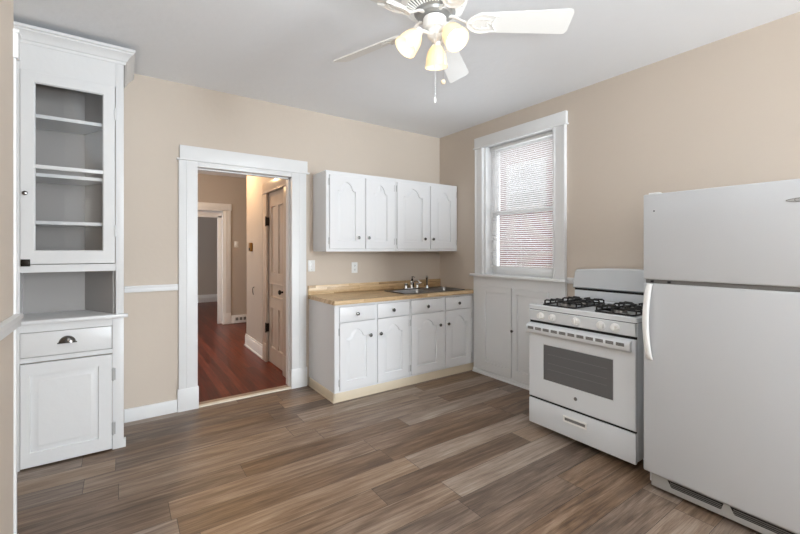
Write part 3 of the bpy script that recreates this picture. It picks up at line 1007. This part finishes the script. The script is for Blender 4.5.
# cooktop with a raised lip and a shallow well
mb = MB()
ot = rrect(-W2 - 0.006, W2 + 0.006, fd, -0.05, 0.012)
mb.loops([(ot, 0.922), (ot, 0.948), (inset(ot, 0.006), 0.955), (inset(ot, 0.028), 0.955), (inset(ot, 0.04), 0.944), (inset(ot, 0.05), 0.944)], fz)
mb.bm.faces.new([mb.bm.verts.new((u, v, 0.922)) for u, v in ot])
mb.build('cooktop', M['appl'], st, doubles=True)
# control panel
MB().box(-W2 + 0.002, W2 - 0.002, fd + 0.008, -0.06, 0.9172, 0.9218).build('cooktop_gap', M['dark'], st, smooth=False)
cp = MB().prism([(fd + 0.002, 0.917), (fd - 0.002, 0.912), (fd + 0.004, 0.838), (fd + 0.012, 0.834), (f0 - 0.001, 0.834), (f0 - 0.001, 0.917)], lambda u, v, d: (d, u, v), -W2 + 0.004, W2 - 0.004).build('control_panel', M['appl'], st)
for kx in (-0.281, -0.183, -0.001, 0.174, 0.266):
    k = MB().lathe([(0.028, 0), (0.028, 0.006), (0.024, 0.009), (0.022, 0.024), (0.018, 0.027), (0, 0.027)], (kx, fd + 0.003, 0.877), 'Y', 22)
    k.box(kx - 0.006, kx + 0.006, fd - 0.031, fd - 0.020, 0.858, 0.896, 0.003)
    k.build('knob', M['plastic'], cp)
for kx in (-0.335, -0.235, 0.225, 0.32):
    MB().lathe([(0.003, 0), (0.003, 0.001)], (kx, fd + 0.0015, 0.885), 'Y', 8).build('dial_mark', M['dark'], cp)
MB().box(-W2 + 0.003, W2 - 0.003, fd + 0.014, f0 - 0.0005, 0.818, 0.8335).build('vent_gap', M['dark'], st, smooth=False)
# oven door
mb = MB()
od = rect(-W2, W2, 0.255, 0.817)
wi = rect(-0.266, 0.256, 0.401, 0.672)
f = FY(fd)
t_ = f0 - fd - 0.001
mb.loops([(od, -t_), (od, -0.006), (inset(od, 0.005), 0.0)], f, capend=False)
mb.bm.faces.new([mb.bm.verts.new(f(u, v, -t_)) for u, v in od])
mb.plate_hole(inset(od, 0.005), wi, f, 0)
mb.loops([(wi, 0), (inset(wi, 0.003), -0.003), (inset(wi, 0.005), -0.004)], f)
odo = mb.build('oven_door', M['appl'], st, doubles=True, ang=25)
MB().prism(inset(wi, 0.006), f, -0.0035, -0.0020).build('oven_window', M['ovenglass'], odo, smooth=False)
rk = MB()
for z in (0.49, 0.535, 0.60):
    rk.box(-0.225, 0.21, fd + 0.0016, fd + 0.0019, z, z + 0.0016)
rk.build('oven_rack', M['grey'], odo, smooth=False)
mb = MB()
mb.prism([(fd - 0.001, 0.812), (fd - 0.026, 0.806), (fd - 0.036, 0.794), (fd - 0.036, 0.754), (fd - 0.028, 0.744), (fd - 0.010, 0.740), (fd - 0.001, 0.746)], lambda u, v, d: (d, u, v), -W2 + 0.002, W2 - 0.02)
mb.build('handle', M['appl'], odo, ang=50)
for i in range(11):
    xx = -W2 + 0.042 + i * 0.066
    f2 = FY(fd - 0.036)
    sl = MB()
    for zz in (0.776, 0.783, 0.790):
        sl.box(xx - 0.025, xx + 0.025, fd - 0.0367, fd - 0.0355, zz - 0.0032, zz + 0.0032)
    sl.build('vent_slot', M['slot'], odo, smooth=False)
bd = MB().lathe([(0.0125, 0), (0.0125, 0.002), (0.011, 0.003), (0, 0.003)], (-0.004, fd, 0.338), 'Y', 24).build('badge', M['grey'], odo)
bd['label'] = 'small round grey maker badge'
text_mesh('badge_lettering', 'GE', 0.012, M['chrome'], bd, lambda u, v, d: (-0.004 + u, fd - 0.0032 - d, 0.338 + v), 0.0003)
# storage drawer
mb = MB().box(-W2, W2, fd, f0 - 0.001, 0.052, 0.240, 0.006)
sdw = mb.build('storage_drawer', M['appl'], st)
MB().box(-W2 + 0.004, W2 - 0.004, fd + 0.012, f0 - 0.0005, 0.2405, 0.2545).build('door_gap', M['dark'], st, smooth=False)
hr = rect(-0.097, 0.077, 0.152, 0.198)
f = FY(fd)
mb = MB()
mb.loops([(hr, 0.0), (inset(hr, 0.002), 0.006), (inset(hr, 0.009), 0.006), (inset(hr, 0.011), 0.001)], f)
mb.build('drawer_handle', M['plastic'], sdw, ang=25)
MB().prism(rect(-0.085, 0.065, 0.165, 0.184), f, 0.0012, 0.0016).build('handle_recess', M['grey'], sdw, smooth=False)
# backguard
mb = MB()
fb = 3.205 - 3.28
bg = [(-0.418, 1.045), (0.418, 1.045), (0.418, 1.06), (0.398, 1.185), (0.382, 1.203)]
for i in range(1, 12):
    t = i / 12
    bg.append((0.382 - 0.764 * t, 1.203 + 0.020 * math.sin(PI * t)))
bg += [(-0.382, 1.203), (-0.398, 1.185), (-0.418, 1.06)]
f = FY(fb)
mb.loops([(bg, -0.072), (bg, -0.012), (inset(bg, 0.010), 0.0)], f)
mb.bm.faces.new([mb.bm.verts.new(f(u, v, -0.072)) for u, v in bg])
mb.build('backguard', M['appl'], st, doubles=True, ang=40)
MB().box(-0.402, 0.402, fb + 0.012, -0.003, 0.9565, 1.028, 0.003).build('backguard_base', M['appl'], st)
MB().box(-0.400, 0.400, fb + 0.014, -0.004, 1.0285, 1.0445).build('backguard_vent', M['dark'], st, smooth=False)
# burners and grates
yb_, yf_ = 3.01 - 3.28, 2.77 - 3.28
for sx in (-0.205, 0.205):
    for y in (yb_, yf_):
        b_ = MB().lathe([(0.065, 0.9445), (0.060, 0.948), (0.040, 0.948), (0.038, 0.962), (0.030, 0.964), (0, 0.964)], (sx, y, 0), 'Z', 26).build('burner', M['steel'], st)
        MB().lathe([(0.034, 0.9642), (0.035, 0.968), (0.030, 0.973), (0, 0.974)], (sx, y, 0), 'Z', 24).build('burner_cap', M['black'], b_)
    g = MB()
    hx_, y0_, y1_, zt = 0.130, 2.665 - 3.28, 3.11 - 3.28, 0.982
    rr = 0.0068
    base = [(sx - hx_, y0_), (sx + hx_, y0_), (sx + hx_, y1_), (sx - hx_, y1_)]
    ring = []
    for i in range(4):
        a, c = Vector((*base[i], 0.950)), Vector((*base[(i + 1) % 4], 0.950))
        ring += [tuple(a.lerp(c, q)) for q in (0.05, 0.5, 0.95)]
    g.tube(ring, rr, 8, closed=True)
    for y in (yb_, yf_):
        for dx, dy_ in ((1, 0), (-1, 0), (0, 1), (0, -1)):
            ex = sx + dx * hx_
            ey = y + dy_ * 0.115 if dy_ else y
            if dy_:
                ey = {(yb_, 1): y1_, (yb_, -1): (yb_ + yf_) / 2, (yf_, 1): (yb_ + yf_) / 2, (yf_, -1): y0_}[(y, dy_)]
            p0 = Vector((ex if dx else sx, ey, 0.950))
            p1 = Vector((p0.x, p0.y, zt))
            q = Vector((sx + dx * 0.025, y + dy_ * 0.025, zt))
            g.tube([p0, p1 - Vector((0, 0, 0.008)), p1.lerp(q, 0.06), p1.lerp(q, 0.5), q], rr, 8)
        # corner fingers that rise into raised loops
        for dx in (1, -1):
            for dy_ in (1, -1):
                p = Vector((sx + dx * hx_, y + dy_ * 0.07, 0.950))
                g.tube([p, p + Vector((0, 0, 0.027)), p + Vector((-dx * 0.012, 0, 0.032)), p + Vector((-dx * 0.070, -dy_ * 0.02, 0.032))], rr * 0.9, 8)
    g.tube([(sx - hx_, (yb_ + yf_) / 2, 0.950), (sx + hx_, (yb_ + yf_) / 2, 0.950)], rr, 8)
    g.build('grate', M['black'], st)

# ================================================================ REFRIGERATOR (faces -X)
fr = thing('refrigerator', 'large white top-freezer refrigerator at right edge beside the stove', 'refrigerator', (3.28, 0.69, 0), -PI / 2)
# local: x = 0.69 - Y ; y = X - 3.28
W2 = 0.379
f0 = 2.46 - 3.28
mb = MB().box(-W2 + 0.004, W2 - 0.004, f0 + 0.075, -0.004, 0.02, 1.675, 0.004)
for x in (-W2 + 0.06, W2 - 0.06):
    for y in (f0 + 0.14, -0.08):
        mb.lathe([(0.02, 0.0), (0.02, 0.022)], (x, y, 0), 'Z', 12)
mb.build('cabinet_body', M['appltex'], fr)
MB().box(-W2 + 0.012, W2 - 0.012, f0 + 0.058, f0 + 0.0748, 0.11, 1.67).build('door_gasket', M['grey'], fr, smooth=False)
fz_ = MB().box(-W2, W2, f0, f0 + 0.058, 1.203, 1.688, 0.009, 3).build('freezer_door', M['appltex'], fr)
fd_ = MB().box(-W2, W2, f0, f0 + 0.058, 0.105, 1.181, 0.009, 3).build('refrigerator_door', M['appltex'], fr)
MB().box(-W2 + 0.010, W2 - 0.010, f0 + 0.012, f0 + 0.056, 1.1815, 1.2025).build('door_gap', M['slot'], fr, smooth=False)
for x in (-W2 + 0.045, -W2 + 0.13, W2 - 0.10):
    MB().box(x - 0.008, x + 0.008, f0 + 0.004, f0 + 0.0118, 1.186, 1.198, 0.002).build('hinge_cap', M['dark'], fr)
MB().box(-W2 + 0.02, -W2 + 0.075, f0 + 0.02, f0 + 0.06, 1.6885, 1.697, 0.003).build('hinge_cover', M['plastic'], fr)
MB().lathe([(0.004, 0), (0.004, 0.0012), (0, 0.0014)], (0.69 - 1.011, f0, 1.59), 'Y', 10).build('screw_hole', M['dark'], fz_)
# bowed bar handle
hx_ = -0.340
prof = []
mb = MB()
N = 26
rings = []
for i in range(N + 1):
    t = i / N
    z = 1.178 - 0.428 * t
    bow = math.sin(PI * t) ** 0.5
    y_in, y_out = f0 - 0.024 * bow + 0.001, f0 - 0.014 - 0.030 * bow
    sh = -0.012 * math.sin(PI * t)
    x_a, x_b = hx_ - 0.014 + sh, hx_ + 0.014 + sh
    e = 0.004
    rings.append([mb.bm.verts.new(p) for p in ((x_a, y_in, z), (x_a, y_out + e, z), (x_a + e, y_out, z), (x_b - e, y_out, z), (x_b, y_out + e, z), (x_b, y_in, z))])
for a, b in zip(rings, rings[1:]):
    for i in range(6):
        mb.bm.faces.new((a[i], a[(i + 1) % 6], b[(i + 1) % 6], b[i]))
mb.bm.faces.new(rings[0]); mb.bm.faces.new(rings[-1])
mb.build('handle', M['plastic'], fd_, ang=50)
# oval badge on the freezer door
bx_, bz_ = 0.69 - 0.40, 1.593
mb = MB()
el = [(bx_ + 0.069 * math.cos(a), bz_ + 0.0105 * math.sin(a)) for a in [2 * PI * i / 40 for i in range(40)]]
f = FY(f0)
mb.loops([(el, 0.0), (el, 0.0018), (inset(el, 0.002), 0.0018), (inset(el, 0.0022), 0.0012)], f)
bdg = mb.build('badge', M['slot'], fz_, ang=25)
bdg['label'] = 'small oval silver maker badge'
MB().prism(inset(el, 0.0024), f, 0.0011, 0.0014).build('badge_face', M['grillegrey'], bdg, smooth=False)
text_mesh('badge_lettering', 'Crosley', 0.021, M['slot'], bdg, lambda u, v, d: (bx_ + u * 1.25, f0 - 0.0016 - d, bz_ + v), 0.0002)
# toe grille with two slotted vents
mb = MB().box(-W2 + 0.03, W2 - 0.02, f0 + 0.028, f0 + 0.074, 0.022, 0.104, 0.006)
gr = mb.build('toe_grille', M['grillegrey'], fr)
f = FY(f0 + 0.028)
for a, b in ((-0.265, -0.012), (0.012, 0.30)):
    MB().prism([(a, 0.090), (a + 0.02, 0.055), (b - 0.012, 0.055), (b, 0.09)], f, 0.0004, 0.0012).build('grille_opening', M['dark'], gr, smooth=False)
    mb = MB()
    for z in (0.062, 0.071, 0.080):
        mb.box(a + 0.014, b - 0.008, f0 + 0.0248, f0 + 0.0268, z - 0.0016, z + 0.0016)
    mb.build('louvre', M['slot'], gr, smooth=False)

# ================================================================ CEILING FAN
FX, FYY = 1.2774, 1.5214
fan = thing('ceiling_fan', 'white five-blade ceiling fan with three lit bell-shaped glass shades', 'ceiling fan', (FX, FYY, ZC))
zb = 2.502 - ZC
mh = MB().lathe([(0.085, -0.001), (0.088, -0.04), (0.075, -0.065), (0.075, -0.085), (0.11, -0.10), (0.152, -0.125), (0.162, -0.15), (0.162, -0.188), (0.150, -0.212), (0.142, -0.218)], (0, 0, 0), 'Z', 48, cap=False)
mh.build('motor_housing', M['fan'], fan, ang=30)
vg = MB().lathe([(0.142, -0.218), (0.105, -0.236), (0.10, -0.234)], (0, 0, 0), 'Z', 48, cap=False)
vent = vg.build('vent_ring', M['fangrey'], fan)
rb = MB()
for i in range(48):
    a = 2 * PI * i / 48
    c_, s_ = math.cos(a), math.sin(a)
    rb.tube([(0.144 * c_, 0.144 * s_, -0.221), (0.103 * c_, 0.103 * s_, -0.2385)], 0.0042, 5)
rb.build('vent_ribs', M['fan'], vent)
MB().lathe([(0.103, -0.2345), (0.103, -0.240), (0.086, -0.244), (0.080, -0.256), (0.060, -0.262), (0, -0.262)], (0, 0, 0), 'Z', 40).build('flywheel', M['flygrey'], fan)
MB().lathe([(0.030, -0.2625), (0.030, -0.264), (0.055, -0.266), (0.058, -0.270), (0.058, -0.300), (0.050, -0.316), (0.034, -0.320), (0.034, -0.326)], (0, 0, 0), 'Z', 36).build('switch_housing', M['fan'], fan)
MB().lathe([(0.034, -0.3265), (0.036, -0.330), (0.036, -0.356), (0.026, -0.368), (0.012, -0.373), (0.008, -0.383), (0, -0.385)], (0, 0, 0), 'Z', 28).build('light_fitter', M['fan'], fan)


def blade_geo():
    b = MB()
    r0, r1 = 0.205, 0.672
    pts = []
    hw0, hw1 = 0.052, 0.068
    pts += [(r0, -hw0 * 0.86), (r0 + 0.015, -hw0)]
    for i in range(1, 6): pts.append((r0 + 0.015 + (r1 - 0.035 - r0) * i / 6, -hw0 - (hw1 - hw0) * i / 6))
    for i in range(5):
        a = -PI / 2 + PI / 2 * i / 4
        pts.append((r1 - 0.022 + 0.022 * math.cos(a), -hw1 + 0.022 + 0.022 * math.sin(a)))
    for i in range(5):
        a = PI / 2 * i / 4
        pts.append((r1 - 0.022 + 0.022 * math.cos(a), hw1 - 0.022 + 0.022 * math.sin(a)))
    for i in range(5, 0, -1): pts.append((r0 + 0.015 + (r1 - 0.035 - r0) * i / 6, hw0 + (hw1 - hw0) * i / 6))
    pts += [(r0 + 0.015, hw0), (r0, hw0 * 0.86)]
    b.prism(pts, lambda u, v, d: (u, v, d), -0.003, 0.003)
    return b


def iron_geo(pm):
    b = MB()
    # arm from the flywheel down to the blade
    b.tube([(0.070, 0, 0.034), (0.10, 0, 0.030), (0.130, 0, 0.012), (0.160, 0, -0.001), (0.19, 0, -0.006)], [0.012, 0.010, 0.009, 0.010, 0.012], 10, flat=0.6)
    leaf_ = MB()
    # leaf-shaped plate with a raised pierced outline, under the blade root
    half = [(0.160, 0.012), (0.172, 0.026), (0.190, 0.040), (0.212, 0.049), (0.236, 0.052), (0.260, 0.048), (0.282, 0.044), (0.308, 0.040), (0.298, 0.027), (0.288, 0.014), (0.284, 0.004)]
    loop = half + [(x, -y) for x, y in reversed(half)]
    leaf_.prism(loop, lambda u, v, d: (u, v, d), -0.0085, -0.0034)
    leaf_.tube([(x, y, -0.0085) for x, y in loop], 0.0045, 6, closed=True)
    inner = [(0.188 + (x - 0.165) * 0.58, y * 0.55, -0.0085) for x, y in loop]
    leaf_.tube(inner, 0.0035, 6, closed=True)
    for sx_, sy_ in ((0.235, 0.022), (0.235, -0.022), (0.275, 0)):
        leaf_.lathe([(0.006, 0), (0.005, -0.003), (0, -0.004)], (sx_, sy_, -0.0085), 'Z', 8)
    leaf_.xf(pm)
    b.bm.from_mesh(_tmp(leaf_))
    return b


def _tmp(mb_):
    me = bpy.data.meshes.new('t')
    mb_.bm.to_mesh(me); mb_.bm.free()
    return me


pitch = Matrix.Rotation(-math.radians(21), 4, 'X')
bmesh_b = None
for k, ad in enumerate((-36.02, 35.98, 107.98, 179.98, 251.98)):
    if k == 0:
        g = blade_geo().xf(pitch)
        o_ = g.build('blade', M['fan'], fan)
        i_ = iron_geo(pitch).build('blade_iron', M['fan'], o_, ang=40)
        b0, i0 = o_, i_
    else:
        o_ = b0.copy(); C.objects.link(o_); o_.parent = fan
        i_ = i0.copy(); C.objects.link(i_); i_.parent = o_
    o_.location = (0, 0, zb)
    o_.rotation_euler = (0, 0, math.radians(ad))
# three arms with bell shades
for k, ad in enumerate((45, 165, 272)):
    an = math.radians(ad)
    ca, sa = math.cos(an), math.sin(an)
    arm = MB().tube([(0.030 * ca, 0.030 * sa, -0.346), (0.055 * ca, 0.055 * sa, -0.340), (0.074 * ca, 0.074 * sa, -0.342), (0.086 * ca, 0.086 * sa, -0.352)], 0.009, 10)
    tl = math.radians(38 if ad != 45 else 10)
    dirv = Vector((ca * math.sin(tl), sa * math.sin(tl), -math.cos(tl)))
    p0 = Vector((0.080 * ca, 0.080 * sa, -0.340))
    rot = Vector((0, 0, 1)).rotation_difference(dirv).to_matrix()
    arm.lathe([(0.012, -0.004), (0.022, 0.0), (0.024, 0.022), (0.020, 0.024)], p0, rot=rot, seg=18)
    ao = arm.build('lamp_arm', M['fan'], fan)
    s_ = MB().lathe([(0.021, 0.018), (0.026, 0.024), (0.036, 0.036), (0.046, 0.055), (0.052, 0.078), (0.055, 0.102), (0.060, 0.126), (0.058, 0.126), (0.053, 0.102), (0.050, 0.078), (0.044, 0.056), (0.034, 0.038), (0.024, 0.027)], p0, rot=rot, seg=30, cap=False)
    so = s_.build('lamp_shade', M['shade'], ao)
    so['label'] = 'frosted amber bell shade'
    MB().lathe([(0.012, 0.022), (0.013, 0.036), (0.019, 0.05), (0.024, 0.068), (0.021, 0.086), (0.010, 0.097), (0, 0.099)], p0, rot=rot, seg=18).build('bulb', M['bulb'], ao)
    pw = p0 + dirv * 0.112 + Vector((FX, FYY, ZC))
    point('fan_bulb_light', pw, 0.14, (1.0, 0.90, 0.76), 0.02)
# pull chains
for (x, y, z1, kind) in ((-0.028, -0.036, -0.675, 'fob'), (0.03, -0.03, -0.575, 'ball')):
    top = -0.312
    c_ = MB()
    nb = 46
    c_.tube([(x, y, top), (x, y, z1)], 0.0014, 6)
    for i in range(nb):
        c_.sphere((x, y, top + (z1 - top) * i / nb), 0.0018, seg=6)
    co = c_.build('pull_chain', M['chrome'], fan)
    if kind == 'fob':
        MB().lathe([(0.002, 0), (0.005, -0.006), (0.006, -0.022), (0.004, -0.028), (0, -0.029)], (x, y, z1), 'Z', 12).build('fob', M['plastic'], co)
    else:
        MB().sphere((x, y, z1 - 0.010), 0.012, seg=16).build('fob', M['shade'], co)

# ================================================================ SMALL WALL THINGS
def wall_plate(name, label, cat, x, z, y, kind):
    t = thing(name, label, cat, (x, y, z))
    MB().box(-0.037, 0.037, -0.006, -0.0005, -0.058, 0.058, 0.003).build('cover_plate', M['plastic'], t)
    if kind == 'switch':
        MB().box(-0.005, 0.005, -0.016, -0.005, -0.010, 0.012, 0.002).build('toggle', M['plastic'], t)
        for z_ in (-0.04, 0.04): MB().lathe([(0.003, 0), (0.002, 0.001), (0, 0.001)], (0, -0.006, z_), 'Y', 8).build('screw', M['slot'], t)
    else:
        for z_ in (-0.022, 0.022):
            s_ = MB().lathe([(0.016, 0), (0.016, 0.002), (0, 0.002)], (0, -0.006, z_), 'Y', 18).build('socket', M['plastic'], t)
            for x_ in (-0.006, 0.006): MB().box(x_ - 0.0014, x_ + 0.0014, -0.0085, -0.0075, z_ - 0.002, z_ + 0.008).build('slot', M['dark'], s_, smooth=False)
            MB().lathe([(0.0028, 0), (0.0028, 0.0006)], (0, -0.008, z_ - 0.008), 'Y', 8).build('slot', M['dark'], s_)
    return t


wall_plate('light_switch', 'white switch plate above the countertop next to the doorway casing', 'light switch', 1.585, 1.208, YB, 'switch')
wall_plate('wall_outlet', 'white outlet plate above the middle of the countertop', 'outlet', 2.082, 1.178, YB, 'outlet')
wall_plate('light_switch', 'white switch plate on the far hall wall beside the second doorway', 'light switch', 1.757, 1.475, FYW, 'switch')

bx = thing('chime_box', 'small brass-brown box on the right hall wall before the panelled door', 'wall box', (HX, 5.66, 1.41), -PI / 2)
MB().box(-0.045, 0.045, -0.035, -0.0005, -0.06, 0.06, 0.006).build('cover', M['brass'], bx)
MB().box(-0.03, 0.03, -0.038, -0.034, -0.045, -0.01, 0.002).build('grille', M['bronze'], bx)
hk = MB().tube([(HX - 0.003, 5.53, 0.87), (HX - 0.02, 5.53, 0.865), (HX - 0.03, 5.51, 0.84), (HX - 0.03, 5.50, 0.80), (HX - 0.02, 5.52, 0.77), (HX - 0.012, 5.55, 0.775)], 0.005, 8).build('wire_hook', M['bronze'])
tag(hk, 'thin dark wire hook on the hall wall left of the panelled door', 'hook')
rg = thing('baseboard_register', 'white slotted heating register in the far hall baseboard', 'register', (1.83, FYW - 0.0265, 0.005))
MB().box(-0.13, 0.13, -0.02, -0.0005, 0, 0.15, 0.004).build('cover', M['trim'], rg)
for x in (-0.07, 0.0, 0.07):
    MB().box(x - 0.025, x + 0.025, -0.0212, -0.0198, 0.05, 0.105).build('slot', M['grey'], rg, smooth=False)

# hall ceiling lamp, out of sight above the doorway head
hl_ = thing('hall_lamp', 'small flush ceiling lamp in the hall', 'ceiling lamp', (1.0, 5.75, 2.734))
MB().lathe([(0.07, -0.001), (0.07, -0.02), (0.06, -0.03), (0, -0.03)], (0, 0, 0), 'Z', 24).build('base', M['brass'], hl_)
MB().lathe([(0.06, -0.03), (0.12, -0.05), (0.13, -0.075), (0.10, -0.11), (0.05, -0.13), (0, -0.135)], (0, 0, 0), 'Z', 28, cap=False).build('lamp_shade', M['shade'], hl_)
point('hall_lamp_light', (1.0, 5.75, 2.734 - 0.17), 46, (1.0, 0.64, 0.32), 0.06)

# ================================================================ OUTSIDE THE KITCHEN WINDOW
nb = thing('neighbour_house', 'red brick neighbouring house seen through the window blind', 'building', (6.0, 3.0, -1.0))
MB().box(0, 3.0, -4.5, 2.2, 0, 7.5).build('brick_wall', M['brick'], nb, smooth=False)
wn = MB().box(-0.05, 0.02, 1.16, 2.0, 3.1, 3.97, 0.01).build('window', M['bgrey'], nb)
MB().box(-0.056, -0.052, 1.24, 1.92, 3.18, 3.89).build('pane', M['glass'], wn, smooth=False)
tag(MB().box(3.5, 30, -15, 25, -1.2, -1.0).build('yard_ground', M['ground']), None, None, None, 'structure')
